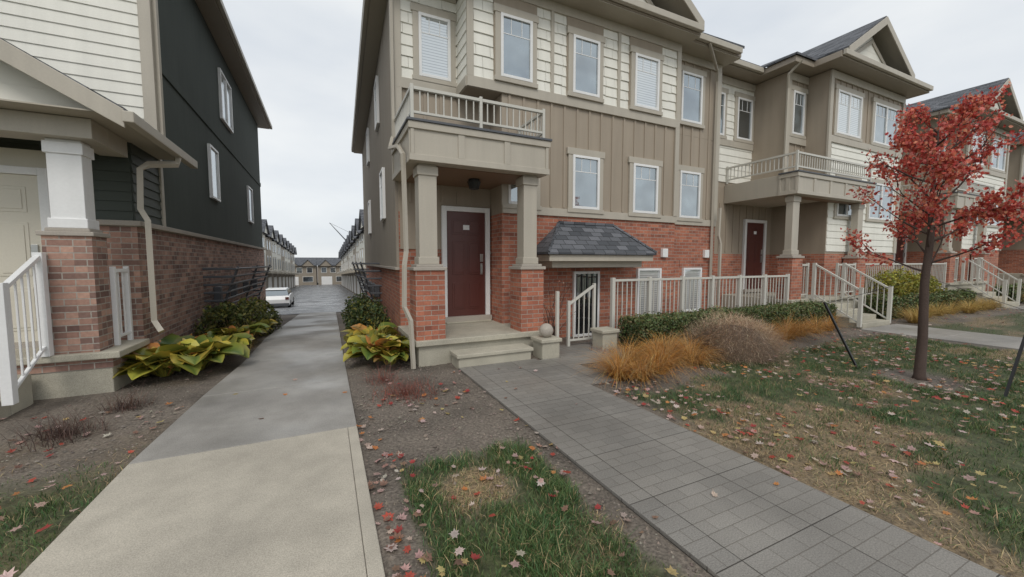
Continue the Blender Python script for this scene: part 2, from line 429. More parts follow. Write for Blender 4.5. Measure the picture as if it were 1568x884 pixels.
def door(B,w,a0,a1,z0,z1,mat='maroon',o=0):
    D=B.g('door_leaf',mat,.004); F=B.g('door_frame','white',.004)
    F.wbox(w,a0-.09,a0,o,o+.07,z0,z1+.09); F.wbox(w,a1,a1+.09,o,o+.07,z0,z1+.09); F.wbox(w,a0,a1,o,o+.068,z1,z1+.09)
    D.wbox(w,a0,a1,o,o+.03,z0,z1)
    W=a1-a0;H=z1-z0
    for (p,q) in ((.14,.46),(.54,.86)):
        for (r,t) in ((.07,.33),(.40,.72),(.78,.93)):
            D.wbox(w,a0+W*p,a0+W*q,o+.03,o+.038,z0+H*r,z0+H*t)
            D.wbox(w,a0+W*(p+.04),a0+W*(q-.04),o+.038,o+.046,z0+H*(r+.018),z0+H*(t-.018))
    K=B.g('door_hardware','steel',.002)
    K.wbox(w,a1-.11,a1-.05,o+.03,o+.055,z0+1.05,z0+1.2); K.wbox(w,a1-.1,a1-.06,o+.03,o+.05,z0+.8,z0+1.02)
    K.wbox(w,a1-.09,a1-.07,o+.05,o+.09,z0+.83,z0+.99)
    s=B.g('house_number','white',.002); m=(a0+a1)/2; s.wbox(w,m-.07,m+.07,o+.03,o+.04,z0+1.66,z0+1.75)
    s=B.g('door_sill','stone',.003); s.wbox(w,a0-.1,a1+.1,o,o+.14,z0-.09,z0)
def railing(mb,p,q,zb,zt,step=.11,post=.05,zb2=None,zt2=None,endposts=(1,1),low=.09,pk=.009):
    zb2=zb if zb2 is None else zb2; zt2=zt if zt2 is None else zt2
    L=math.hypot(q[0]-p[0],q[1]-p[1]); dx,dy=(q[0]-p[0])/L,(q[1]-p[1])/L; nx,ny=dy,-dx
    g=post/2+.001
    def P(a,o,z): return (p[0]+dx*a+nx*o,p[1]+dy*a+ny*o,z)
    def seg(o,ba,bb,ta,tb):
        mb.hexa([P(g,o,ba),P(L-g,o,bb),P(L-g,-o,bb),P(g,-o,ba),P(g,o,ta),P(L-g,o,tb),P(L-g,-o,tb),P(g,-o,ta)])
    seg(.026,zt-.045,zt2-.045,zt,zt2); seg(.016,zb+low,zb2+low,zb+low+.035,zb2+low+.035)
    n=max(2,int(L/step))
    for i in range(1,n):
        a=L*i/n; k=i/n; b0=zb+(zb2-zb)*k+low+.03; t0=zt+(zt2-zt)*k-.045
        mb.wbox((p,q),a-pk,a+pk,-pk,pk,b0,t0)
    h=post/2
    if endposts[0]: mb.box(p[0]-h,p[0]+h,p[1]-h,p[1]+h,zb,zt+.03)
    if endposts[1]: mb.box(q[0]-h,q[0]+h,q[1]-h,q[1]+h,zb2,zt2+.03)
def gable(B,x0,x1,yf,yb,z0,zp,face='creamlap',yface=None):
    xm=(x0+x1)/2; yface=yf+.35 if yface is None else yface
    Rf=B.g('roof_shingles','shingle'); T=B.g('rake_boards','trim',.004); F=B.g('gable_face',face); So=B.g('soffit','soffit')
    k=(zp-z0)/(xm-x0)
    F.poly([(x0+.3,yface,z0),(x1-.3,yface,z0),(xm,yface,z0+k*(xm-x0-.3))])
    for s,xe in ((1,x0),(-1,x1)):
        pts=[(xe,yf,z0+.2),(xm,yf,zp+.2),(xm,yb,zp+.2),(xe,yb,z0+.2)]
        if s<0: pts=pts[::-1]
        Rf.slab(pts,.05)
        sp=[(x,y,z-.052) for x,y,z in pts]; So.slab(sp,.06)
        def bar(y0,y1,xa,za,xb,zb,t):
            q=[(xa,y0,za),(xb,y0,zb),(xb,y1,zb),(xa,y1,za)]
            if s<0: q=[(xb,y0,zb),(xa,y0,za),(xa,y1,za),(xb,y1,zb)]
            T.hexa(q+[(a,b,c+t) for a,b,c in q])
        bar(yf-.03,yf-.003,xe,z0-.04,xm,zp-.04,.21)
        xq=xe+s*.55; bar(yface-.03,yface-.002,xq,z0+.02,xm,z0+k*(xm-x0-.3)-.2,.12)
def column(B,x0,x1,y0,y1,zb,zpier,ztop,brick='brick',colm='trim',capx=.03,i=.085):
    P=B.g('porch_piers',brick); S_=B.g('pier_caps','stone',.008); K=B.g('porch_columns_'+colm,colm,.006)
    P.box(x0,x1,y0,y1,zb,zpier); S_.box(x0-capx,x1+capx,y0-capx,y1+capx,zpier,zpier+.05); S_.box(x0+.02,x1-.02,y0+.02,y1-.02,zpier+.05,zpier+.09)
    K.box(x0+i,x1-i,y0+i,y1-i,zpier+.09,ztop)
    K.box(x0+i-.02,x1-i+.02,y0+i-.02,y1-i+.02,zpier+.092,zpier+.2)
    K.box(x0+i-.02,x1-i+.02,y0+i-.02,y1-i+.02,ztop-.16,ztop-.03)
def porchroof(B,x0,x1,y0,y1,z0,z1,panels=3):
    F=B.g('porch_fascia','trim',.005); L=B.g('deck_membrane','dkgrey',.004); W=B.g('porch_ceiling','wood')
    F.box(x0,x1,y0,y1,z0,z1); L.box(x0-.05,x1+.05,y0-.05,y1,z1,z1+.035)
    W.box(x0+.2,x1-.2,y0+.2,y1-.01,z0-.012,z0-.002)
    w=((x0,y0),(x1,y0)); Lx=x1-x0
    F.wbox(w,-.03,Lx+.03,0,.03,z1-.1,z1-.002); F.wbox(w,-.02,Lx+.02,0,.022,z0+.001,z0+.09)
    for k in range(panels+1):
        a=Lx*k/panels; F.wbox(w,max(.001,a-.05),min(Lx-.001,a+.05),0,.018,z0+.09,z1-.1)
    w=((x0,y1),(x0,y0)); Ly=y1-y0
    F.wbox(w,0,Ly,0,.029,z1-.1,z1-.003); F.wbox(w,0,Ly,0,.02,z0+.002,z0+.09)
    for k in (0,.5,1): F.wbox(w,max(.001,Ly*k-.05),min(Ly-.001,Ly*k+.05),0,.018,z0+.09,z1-.1)

# ------------------------------------------------------------ main townhouse
B=Bld('brick_townhouse')
XB=1.66
lowfp=[(1.2,7.24),(2.97,7.24),(2.97,6.66),(7.4,6.66),(7.4,6.9),(9.1,6.9),(9.1,19),(XB,19)]
upfp=[(1.2,7.24),(2.32,7.24),(2.32,6.66),(7.4,6.66),(7.4,6.9),(9.1,6.9),(9.1,19),(XB,19)]
B.g('brick_walls','brick').prism(lowfp,-5,2.45)
st=B.g('stucco_side_wall','stuccoT')
side=((XB,19),(1.2,7.24)); SL=math.hypot(XB-1.2,19-7.24)
st.wbox(side,0,SL,.002,.05,1.45,6.45)
B.g('wall_ledge','stone',.006).wbox(side,0,SL,.0,.075,1.4,1.45)
tb=B.g('siding_tan','tan',.002)
tb.prism(lowfp,2.452,4.6)
tb.prism(upfp,4.602,6.45)
FW=((0,6.66),(10,6.66)); RW=((0,7.24),(10,7.24)); SW=((0,6.9),(20,6.9))
tb.wbox(RW,1.22,2.965,.0,.02,1.78,3.4)
B.g('wall_ledge','stone',.006).wbox(RW,2.94,2.966,0,.06,1.7,1.76)
T=B.g('trim_boards','trim',.004)
battens(B,FW,2.97,7.4,2.62,4.6); battens(B,SW,7.4,9.1,2.62,6.3)
tw=((0,7.22),(10,7.22)); battens(B,tw,1.25,2.9,2.62,3.0); battens(B,RW,1.25,2.3,3.6,4.6)
cl=B.g('siding_cream','cream',0)
cl.wlap(FW,2.32,7.4,4.78,6.3,.19,True); cl.wlap(RW,1.2,2.32,4.78,6.3,.19,True)
cl.wlap(((2.32,7.24),(2.32,6.66)),0,.58,4.78,6.3,.19)
T.wbox(FW,2.3,7.42,0,.05,4.6,4.78); T.wbox(RW,1.18,2.3,0,.05,4.6,4.78); T.wbox(((2.32,7.24),(2.32,6.66)),0,.6,.0,.045,4.6,4.775)
T.wbox(FW,2.97,7.42,0,.04,2.45,2.6); T.wbox(SW,7.4,9.1,0,.04,2.45,2.6)
T.wbox(FW,2.3,7.42,0,.05,6.28,6.45); T.wbox(RW,1.18,2.3,0,.05,6.28,6.45); T.wbox(SW,7.4,9.1,0,.05,6.28,6.45)
for a,b,w,z0,z1 in ((2.3,2.42,FW,4.78,6.28),(7.3,7.42,FW,2.6,6.28),(1.17,1.29,RW,3.6,6.28),(8.98,9.11,SW,2.6,6.28),(7.42,7.54,SW,2.6,6.28),(2.95,3.0,FW,2.6,3.0)):
    T.wbox(w,a,b,0,.048,z0,z1)
for a,b in ((2.80,3.68),(4.34,5.22),(5.91,6.84)):
    B.g('siding_tan','tan').wbox(FW,a,b,0,.034,4.78,6.28)
for a in (3.98,5.6): T.wbox(FW,a,a+.07,0,.046,4.78,6.28)
window(B,RW,1.6,2.18,4.86,5.95,'blind'); 
window(B,FW,2.92,3.56,4.86,5.95,'glass',o=.03); window(B,FW,4.46,5.1,4.86,5.95,'glass',o=.03); window(B,FW,6.03,6.72,4.86,5.95,'blind',o=.03)
window(B,FW,4.5,5.16,2.62,3.68,'glass'); window(B,FW,6.07,6.79,2.62,3.68,'glass'); window(B,FW,3.08,3.66,2.62,3.68,'glass')
window(B,SW,7.72,8.42,4.9,6.05,'glass'); window(B,SW,7.75,8.45,2.62,3.74,'glass')
window(B,FW,6.25,6.96,.3,1.4,'blind',grid=False,tb=0); window(B,SW,7.95,8.6,.3,1.4,'blind',grid=False,tb=0)
lt=B.g('window_lintels','brick'); lt.wbox(FW,6.15,7.05,0,.012,1.41,1.6); lt.wbox(SW,7.86,8.7,0,.012,1.41,1.6)
for a,z0,z1 in ((SL-2.1,2.5,3.6),(SL-3.1,4.86,5.95),(SL-7,2.5,3.6),(SL-7,4.86,5.95)):
    window(B,side,a-.35,a+.35,z0,z1,'glass',tb=0,o=.05)
door(B,RW,2.06,2.84,.5,2.5,o=.021)
window(B,FW,4.55,5.2,.0,1.35,'glassd',grid=False,tb=0); bd=B.g('storm_door_bars','black')
for k in range(5): bd.wbox(FW,4.62+.13*k,4.635+.13*k,.034,.05,.05,1.3)
bd.wbox(FW,4.6,5.15,.034,.052,.62,.68)
K=B.g('porch_lantern','black',.004)
K.tube([(2.35,6.45,2.968),(2.35,6.45,2.93)],.1,12); K.tube([(2.35,6.45,2.93),(2.35,6.45,2.80)],[.12,.08],8)
for x,z in ((7.05,1.75),(8.75,1.75)):
    B.g('meter_box','white',.01).wbox(FW if x<7.4 else SW,x-.08,x+.08,0,.08,z-.1,z+.1)
B.g('wall_outlet','steel',.004).wbox(RW,2.955,2.965,0,.05,.9,1.0); B.g('wall_outlet','steel').wbox(FW,3.6,3.68,0,.04,.75,.87)
pf=B.g('porch_slab','concStep',.01)
pf.box(1.2,3.32,5.72,7.24,-.1,.3); pf.box(1.15,3.36,5.66,7.235,.3,.385)
pf.box(1.68,2.86,5.3,5.655,-.05,.16); pf.box(1.65,2.89,5.27,5.655,.16,.215)
pf.box(2.0,2.9,7.0,7.2,.385,.42)
column(B,1.17,1.61,5.72,6.16,.385,1.42,2.98); column(B,2.90,3.32,5.72,6.14,.385,1.42,2.98)
porchroof(B,1.12,3.36,5.66,7.235,2.98,3.52)
rl=MB('balcony_railing',M['railing'],B.e,.003)
railing(rl,(1.16,5.72),(2.2,5.72),3.56,4.02,.105,.045); railing(rl,(2.2,5.72),(3.3,5.72),3.56,4.02,.105,.045,endposts=(0,1)); railing(rl,(1.16,7.15),(1.16,5.72),3.56,4.02,.105,.045,endposts=(1,0)); railing(rl,(3.3,6.6),(3.3,5.72),3.56,4.02,.105,.045,endposts=(1,0))
rl.done()
ca=B.g('canopy_roof','shingle'); 
a,b,c,d=(3.55,5.95,1.72),(6.12,5.95,1.72),(5.55,6.655,2.32),(4.2,6.655,2.32)
ca.slab([a,b,c,d],.04); ca.slab([(3.55,6.655,1.72),a,d],.04); ca.slab([b,(6.12,6.655,1.72),c],.04)
rc=B.g('canopy_hip_caps','shingle'); rc.tube([(3.55,5.95,1.73),(4.2,6.65,2.33)],.03,4); rc.tube([(6.12,5.95,1.73),(5.55,6.65,2.33)],.03,4); rc.tube([(4.2,6.64,2.33),(5.55,6.64,2.33)],.035,4)
cf=B.g('canopy_fascia','trim',.004); cf.box(3.6,6.07,5.99,6.655,1.56,1.68); cf.box(3.75,5.92,6.15,6.655,1.44,1.56)
T2=B.g('eaves','fascia',.01)
roof=[(.84,6.75),(2.0,6.75),(2.0,6.2),(7.52,6.2),(7.52,6.42),(9.2,6.42),(9.2,19.4),(1.28,19.4)]
T2.prism(roof,6.47,6.62)
B.g('soffit','soffit').prism([(x+(.02 if i in(0,7) else 0),y+.02) for i,(x,y) in enumerate(roof[:6])]+[(9.18,19.3),(1.3,19.3)],6.45,6.468)
g=B.g('gutters','trim',.01)
g.hexa([(.76,6.7,6.5),(.84,6.7,6.5),(1.28,19.4,6.5),(1.2,19.4,6.5),(.74,6.7,6.63),(.84,6.7,6.63),(1.28,19.4,6.63),(1.18,19.4,6.63)])
g.box(.85,1.99,6.65,6.745,6.5,6.632); g.box(7.53,9.1,6.32,6.41,6.5,6.63); g.box(2.0,7.5,6.1,6.19,6.5,6.63)
rs=B.g('roof_shingles','shingle')
rs.slab([(.8,6.6,6.7),(9.2,6.35,6.7),(9.2,12.9,9.6),(3.5,12.9,9.6)],.06)
rs.slab([(1.3,19.4,6.7),(.8,6.6,6.7),(3.5,12.9,9.6)],.06); rs.slab([(9.2,19.4,6.7),(1.3,19.4,6.7),(3.5,12.9,9.6),(9.2,12.9,9.6)],.06)
gable(B,2.0,7.52,6.15,10.5,6.55,8.6,yface=6.6)
ds=B.g('downspouts','trim',.0)
ds.tube([(.95,6.72,6.5),(1.0,6.9,6.3),(1.12,7.12,6.1),(1.12,7.14,3.7)],.035,4)
ds.tube([(1.1,7.14,3.7),(1.02,6.9,3.45),(1.04,6.2,3.3),(1.05,5.85,3.1),(1.06,5.8,1.7),(1.02,5.74,1.5),(1.0,5.7,.9),(1.08,5.66,.7),(1.1,5.62,.0)],.035,4)
ds.tube([(8.0,6.36,6.5),(8.8,6.75,6.2),(8.9,6.82,6.0),(8.9,6.82,.2)],.035,4)
ds.tube([(9.0,6.7,2.9),(8.98,6.7,2.2),(9.06,6.7,2.0),(9.06,6.7,.4)],.04,4)
B.done()

# ------------------------------------------------------------ the next townhouses in the row
def unit(ox,dz):
    B=Bld('row_townhouse')
    def X(*a): return [(x+ox,y) for x,y in a]
    w76=((ox,7.6),(ox+30,7.6)); w66=((ox,6.66),(ox+30,6.66)); w61=((ox,6.1),(ox+30,6.1))
    low=X((9.12,7.6),(12.6,7.6),(12.6,6.1),(16.6,6.1),(16.6,7.6),(18.4,7.6),(18.4,17),(9.12,17))
    up=X((9.12,7.6),(11.5,7.6),(11.5,6.66),(12.4,6.66),(12.4,6.1),(16.6,6.1),(16.6,7.6),(18.4,7.6),(18.4,17),(9.12,17))
    B.g('brick_walls','brick').prism(low,-5,1.55+dz)
    tb=B.g('siding_tan','tan'); tb.prism(low,1.552+dz,3.4+dz); tb.prism(up,3.402+dz,6.48+dz)
    cl=B.g('siding_cream','cream'); T=B.g('trim_boards','trim',.004)
    cl.wlap(w76,9.15,11.5,3.6+dz,6.3+dz); cl.wlap(w61,12.62,16.6,1.62+dz,4.6+dz)
    T.wbox(w61,12.4,16.6,0,.05,4.6+dz,4.78+dz); T.wbox(w66,11.5,12.4,0,.05,4.6+dz,4.78+dz); T.wbox(w76,9.12,11.5,0,.05,4.6+dz,4.78+dz)
    for w,a,b in ((w61,12.4,16.6),(w66,11.5,12.4),(w76,9.12,11.5),(w76,16.6,18.4)): T.wbox(w,a,b,0,.05,6.28+dz,6.48+dz)
    T.wbox(w61,12.38,12.52,0,.055,3.4+dz,6.28+dz); T.wbox(w61,16.46,16.62,0,.055,1.6+dz,6.28+dz)
    T.wbox(w66,11.48,11.6,0,.055,3.4+dz,6.28+dz)
    battens(B,w76,16.6,18.4,1.6+dz,6.28+dz); battens(B,w66,11.5,12.4,3.6+dz,6.28+dz); battens(B,w61,12.5,16.5,4.8+dz,6.28+dz); battens(B,w76,9.15,12.6,1.6+dz,3.0+dz)
    window(B,w76,9.55,10.2,4.86+dz,6.02+dz); window(B,w76,10.75,11.4,4.86+dz,6.02+dz,'glassd')
    window(B,w66,11.72,12.25,4.86+dz,6.02+dz); window(B,w61,12.75,14.0,4.86+dz,6.02+dz,'blind',split=True); window(B,w61,14.75,16.2,4.86+dz,6.02+dz,split=True)
    window(B,w61,13.0,14.1,2.62+dz,3.7+dz,'glass',split=True); window(B,w61,14.75,16.2,2.62+dz,3.7+dz,'glass',split=True)
    window(B,w76,17.1,17.8,4.86+dz,6.02+dz); window(B,w76,17.1,17.8,2.62+dz,3.7+dz)
    door(B,w76,11.35,12.2,.5+dz,2.5+dz)
    pf=B.g('porch_slab','concStep',.01); pf.box(ox+10.4,ox+13.9,5.72,6.09,-.1,.3+dz); pf.box(ox+10.35,ox+13.95,5.66,6.09,.3+dz,.385+dz)
    pf.box(ox+10.4,ox+12.59,6.092,7.59,-.1,.38+dz)
    column(B,ox+10.4,ox+10.84,5.72,6.06,.385+dz,1.42+dz,2.98+dz); column(B,ox+13.5,ox+13.94,5.72,6.06,.385+dz,1.42+dz,2.98+dz)
    porchroof(B,ox+10.35,ox+13.98,5.66,6.095,2.98+dz,3.5+dz,5)
    B.g('porch_fascia','trim').box(ox+10.351,ox+12.39,6.096,7.59,2.99+dz,3.495+dz)
    rl=MB('balcony_railing',M['railing'],B.e,.0)
    railing(rl,(ox+10.4,5.72),(ox+13.9,5.72),3.54+dz,4.0+dz,.105,.045); railing(rl,(ox+10.4,7.55),(ox+10.4,5.72),3.54+dz,4.0+dz,.105,.045,endposts=(1,0))
    n=4
    for i in range(n):
        z=(.3+dz)*(n-i)/(n+.6); pf.box(ox+11.2,ox+12.5,5.655-.27*(i+1),5.655-.27*i-.001,-.1,z)
    for x in (11.15,12.55):
        railing(rl,(ox+x,5.6),(ox+x,4.62),.385+dz,1.27+dz,.12,.07,.03,.92)
    railing(rl,(ox+10.85,5.76),(ox+11.15,5.76),.385+dz,1.27+dz,.12,.05); railing(rl,(ox+12.55,5.76),(ox+13.45,5.76),.385+dz,1.27+dz,.12,.05)
    rl.done()
    ef=X((9.1,7.15),(11.1,7.15),(11.1,6.25),(11.9,6.25),(11.9,5.62),(16.9,5.62),(16.9,7.15),(18.4,7.15),(18.4,17.4),(9.1,17.4))
    B.g('eaves','fascia',.01).prism(ef,6.5+dz,6.66+dz)
    B.g('gutters','trim',.01).box(ox+9.12,ox+11.08,7.05,7.14,6.54+dz,6.67+dz); B.g('gutters','trim').box(ox+16.92,ox+18.38,7.05,7.14,6.54+dz,6.67+dz)
    B.g('gutters','trim').box(ox+11.92,ox+16.88,5.53,5.61,6.54+dz,6.67+dz)
    rs=B.g('roof_shingles','shingle')
    rs.slab([(ox+9.12,7.1,6.72+dz),(ox+18.38,7.1,6.72+dz),(ox+18.38,12,8.9+dz),(ox+9.12,12,8.9+dz)],.06); rs.slab([(ox+18.38,17.3,6.72+dz),(ox+9.12,17.3,6.72+dz),(ox+9.12,12,8.9+dz),(ox+18.38,12,8.9+dz)],.06)
    # hipped roof over the projecting bay, gable in front of it
    rs.slab([(ox+11.05,6.2,6.7+dz),(ox+13.6,6.2,6.7+dz),(ox+13.4,8.6,7.9+dz)],.05); rs.slab([(ox+11.05,9,6.7+dz),(ox+11.05,6.2,6.7+dz),(ox+13.4,8.6,7.9+dz)],.05)
    rs.slab([(ox+11.9,5.6,6.68+dz),(ox+16.9,5.6,6.68+dz),(ox+15.9,7.4,7.3+dz),(ox+12.9,7.4,7.3+dz)],.04)
    rs.slab([(ox+16.9,5.6,6.68+dz),(ox+16.9,9,6.68+dz),(ox+15.9,7.4,7.3+dz)],.04)
    gable(B,ox+12.15,ox+15.75,5.6,11.4,6.62+dz,7.8+dz,yface=5.9)
    ds=B.g('downspouts','trim'); ds.tube([(ox+11.3,6.22,6.55+dz),(ox+11.25,6.5,6.3+dz),(ox+11.42,6.6,6.0+dz),(ox+11.42,6.6,3.6+dz)],.035,4)
    ds.tube([(ox+9.4,7.1,6.5+dz),(ox+9.35,7.5,6.2+dz),(ox+9.35,7.54,.4)],.035,4)
    rv=B.g('roof_vents','black',.01)
    for q in (10.2,14.9): rv.box(ox+q,ox+q+.3,9.4,9.7,7.7+dz,8.05+dz)
    B.done()
unit(0,.22); unit(9.3,.42); unit(18.6,.6); unit(27.9,.7)

# ------------------------------------------------------------ left house
B=Bld('green_stucco_house')
b=B.g('brick_walls','brickL'); b.box(-11,-2.3,7.0,19,-5,2.03)
B.g('wall_ledge','stone',.008).box(-11,-2.24,6.94,19.02,2.03,2.1)
s=B.g('stucco_walls','stucco'); s.box(-11,-2.33,8.0,19,2.1,7.05)
B.g('siding_green','greenlap').box(-11,-2.34,7.04,7.999,2.1,3.3); gl=B.g('siding_green','greenlap')
gf=((-11,7.04),(-2.34,7.04)); gl.wlap(gf,0,8.66,2.1,3.2,.13); gl.wlap(((-2.34,7.04),(-2.34,8.0)),0,.96,2.1,3.2,.13)
cf=((-11,8.0),(-2.33,8.0)); B.g('siding_cream','cream').wlap(cf,0,8.67,3.4,7.0,.17)
LW=((-2.33,8.0),(-2.33,19))
B.g('stucco_band','stucco',.01).wbox(LW,0.1,11,0,.025,4.6,4.75)
B.g('corner_boards','trim',.004).wbox(LW,0,.1,0,.03,2.1,7.0); B.g('corner_boards','trim').wbox(cf,8.55,8.7,.0,.04,3.4,7.0)
window(B,LW,4.4,5.7,5.2,6.45,'blind',grid=False,tb=0,split=True); window(B,LW,3.0,3.75,3.0,4.2,'blind',grid=False,tb=0); window(B,LW,7.8,8.6,2.9,4.1,'glass',grid=False,tb=0)
e=B.g('eaves','fascia',.01); e.box(-11.3,-1.95,7.55,19.4,7.06,7.2)
B.g('gutters','trim',.01).box(-1.945,-1.86,7.5,19.45,7.08,7.21)
rs=B.g('roof_shingles','shingle'); rs.slab([(-1.9,7.5,7.28),(-1.9,19.4,7.28),(-6.6,19.4,9.8),(-6.6,7.5,9.8)],.06); rs.slab([(-11.3,19.4,7.28),(-11.3,7.5,7.28),(-6.6,7.5,9.8),(-6.6,19.4,9.8)],.06)
B.g('gable_face','creamlap').poly([(-11,7.99,7.2),(-2.4,7.99,7.2),(-6.6,7.99,9.6)])
xm=-4.1
rs.slab([(-1.93,5.75,3.22),(-1.93,7.99,3.22),(xm,7.99,4.5),(xm,5.75,4.5)],.06); rs.slab([(-6.3,7.99,3.22),(-6.3,5.75,3.22),(xm,5.75,4.5),(xm,7.99,4.5)],.06)
B.g('porch_gable','creamlap').poly([(-6.1,6.05,3.15),(-2.1,6.05,3.15),(xm,6.05,4.35)])
T=B.g('porch_fascia','trim',.006)
T.hexa([(xm,5.72,4.27),(-1.93,5.72,3.0),(-1.93,5.748,3.0),(xm,5.748,4.27),(xm,5.72,4.5),(-1.93,5.72,3.2),(-1.93,5.748,3.2),(xm,5.748,4.5)])
T.box(-6.1,-2.32,6.05,6.4,2.92,3.14); T.box(-2.6,-2.32,6.402,6.93,2.92,3.14)
B.g('porch_soffit','soffit').box(-6.2,-1.97,5.76,7.98,3.145,3.16)
B.g('gutters','trim').box(-1.94,-1.84,5.7,8.05,3.06,3.18)
B.g('porch_wall_panel','creamdoor').box(-5.5,-2.95,6.9,6.999,.505,2.91)
door(B,((-11,6.898),(0,6.898)),6.98,7.86,.56,2.6,'creamdoor')
p=B.g('porch_slab','concStep',.012); p.box(-6,-2.32,6.14,6.999,-.1,.30); p.box(-6,-2.22,6.06,6.935,.42,.5)
B.g('porch_base_brick','brickL').box(-6,-2.31,6.13,6.99,.302,.418)
p.box(-4.6,-2.95,5.72,6.055,-.1,.33); p.box(-4.6,-2.95,5.4,5.715,-.1,.17)
column(B,-2.83,-2.42,6.14,6.48,.5,1.84,2.92,'brickL','white',i=.06)
rl=MB('porch_railing',M['white'],B.e,.004)
railing(rl,(-2.4,6.52),(-2.4,6.88),.5,1.46,.1,.05); railing(rl,(-2.83,6.08),(-2.8,5.42),.5,1.62,.1,.08,.17,1.32)
rl.done()
ds=B.g('downspouts','trim')
ds.tube([(-1.89,7.3,3.07),(-1.9,7.25,2.95),(-2.12,6.95,2.86),(-2.2,6.9,2.78),(-2.22,6.9,2.25),(-2.14,6.86,2.1),(-2.14,6.86,.75),(-2.05,6.8,.6)],.045,4)
ds.tube([(-1.9,7.9,7.1),(-2.1,7.95,6.9),(-2.27,8.06,6.75),(-2.27,8.06,3.5)],.04,4)
B.done()

def rack(x,y0,y1,z0,z1,s,name):
    e=empty(name); r=MB('pipes',M['dkgrey'],e); n=7
    for k in range(n):
        z=z0+(z1-z0)*k/(n-1); o=.2+.06*k; r.tube([(x,y0,z),(x+s*o,y0,z),(x+s*o,y1,z-.02),(x,y1,z-.02)],.024,6)
    for y in (y0+.3,(y0+y1)/2,y1-.3): r.tube([(x+s*.2,y,zg(y)),(x+s*.2,y,z0),(x+s*.56,y,z1+.05)],.025,6)
    r.done(); m=MB('meter_bodies',M['dkgrey'],e,.02)
    for k in range(4):
        y=y0+.5+k*(y1-y0-1)/3; m.box(min(x+s*.05,x+s*.18),max(x+s*.05,x+s*.18),y,y+.22,z0+.25,z0+.6)
    m.done()
rack(-2.3,10.0,16,.4,1.4,1,'gas_meter_rack'); rack(1.4,11,15,.3,1.5,-1,'gas_meter_rack')

# ------------------------------------------------------------ fences / posts
fe=MB('picket_fence',M['railing'],None,.003)
xs_=[4.86+i*.915 for i in range(7)]
for i,(a,b2) in enumerate(zip(xs_,xs_[1:])): railing(fe,(a,5.78),(b2,5.78),.12,1.22,.105,.07,endposts=(1,1 if i==5 else 0))
fe.done()
fe=MB('picket_fence',M['railing'],None,.003); railing(fe,(14.0,5.8),(19.6,5.8),.5,1.5,.11,.06); fe.done()
gt=MB('stair_handrail',M['railing'],None,.003); railing(gt,(3.92,5.85),(4.48,5.85),.02,.82,.1,.05,.02,1.12); gt.box(3.42,3.47,5.45,5.5,0,1.06); gt.done()
e=empty('gate_pier_with_ball'); a=MB('pier',M['concStep'],e,.012); a.box(3.03,3.35,5.24,5.56,0,.27); a.box(3.0,3.38,5.21,5.59,.27,.33); a.done()
a=MB('ball',M['stone'],e,0,True); a.sphere((3.19,5.4,.44),.115,20,12); a.done()
a=MB('garden_pier',M['concStep'],None,.012); a.box(4.3,4.62,5.35,5.65,0,.3); a.box(4.27,4.65,5.32,5.68,.3,.36); a.done()

# ------------------------------------------------------------ distance
def siderow(x,s,y0,n,L,top,name='distant_rowhouse'):
    for i in range(n):
        ya=y0+i*L; z0=zg(ya+L/2)-1; B=Bld(name)
        h=zg(ya)+top; xb=x+s*9
        x0,x1=min(x,xb),max(x,xb)
        B.g('base','stuccoT').box(x0,x1,ya,ya+L-.02,z0,zg(ya)+2.7)
        B.g('upper','cream' if i%3 else 'tan').box(x0,x1,ya,ya+L-.02,zg(ya)+2.7,h)
        w=((x,ya),(x,ya+L)) if s<0 else ((x,ya+L),(x,ya))
        for p,q in ((3.3,4.9),(5.7,6.8 if top>7 else 6.4)):
            window(B,w,.8,2.0,zg(ya)+p,zg(ya)+q,'glassd',grid=False,tb=.08); window(B,w,3.2,4.6,zg(ya)+p,zg(ya)+q,'glassd',grid=False,tb=.08)
        B.g('garage_door','white').wbox(w,1.0,4.2,0,.05,zg(ya+L/2),zg(ya)+2.2)
        B.g('balcony','trim').wbox(w,.3,L-.4,0,1.1,zg(ya)+2.72,zg(ya)+2.95)
        xm=(x0+x1)/2; r=B.g('roof','shingle')
        r.slab([(x0-.3,ya,h),(x0-.3,ya+L-.02,h),(xm,ya+L-.02,h+2),(xm,ya,h+2)][::(-1)],.1); r.slab([(x1+.3,ya,h),(x1+.3,ya+L-.02,h),(xm,ya+L-.02,h+2),(xm,ya,h+2)],.1)
        gx=x-s*.4; f1=B.g('front_gable','creamlap'); f1.poly([(gx,ya+1,h-.1),(gx,ya+L-1,h-.1),(gx,ya+L/2,h+1.3)])
        r.slab([(gx-s*.2,ya+.8,h-.1),(gx-s*.2,ya+L/2,h+1.45),(xm,ya+L/2,h+1.45),(xm,ya+.8,h-.1)],.1); r.slab([(gx-s*.2,ya+L/2,h+1.45),(gx-s*.2,ya+L-.8,h-.1),(xm,ya+L-.8,h-.1),(xm,ya+L/2,h+1.45)],.1)
        B.done()
siderow(-6.6,-1,38,11,6,7.4); siderow(3.4,1,34,12,6,6.6)
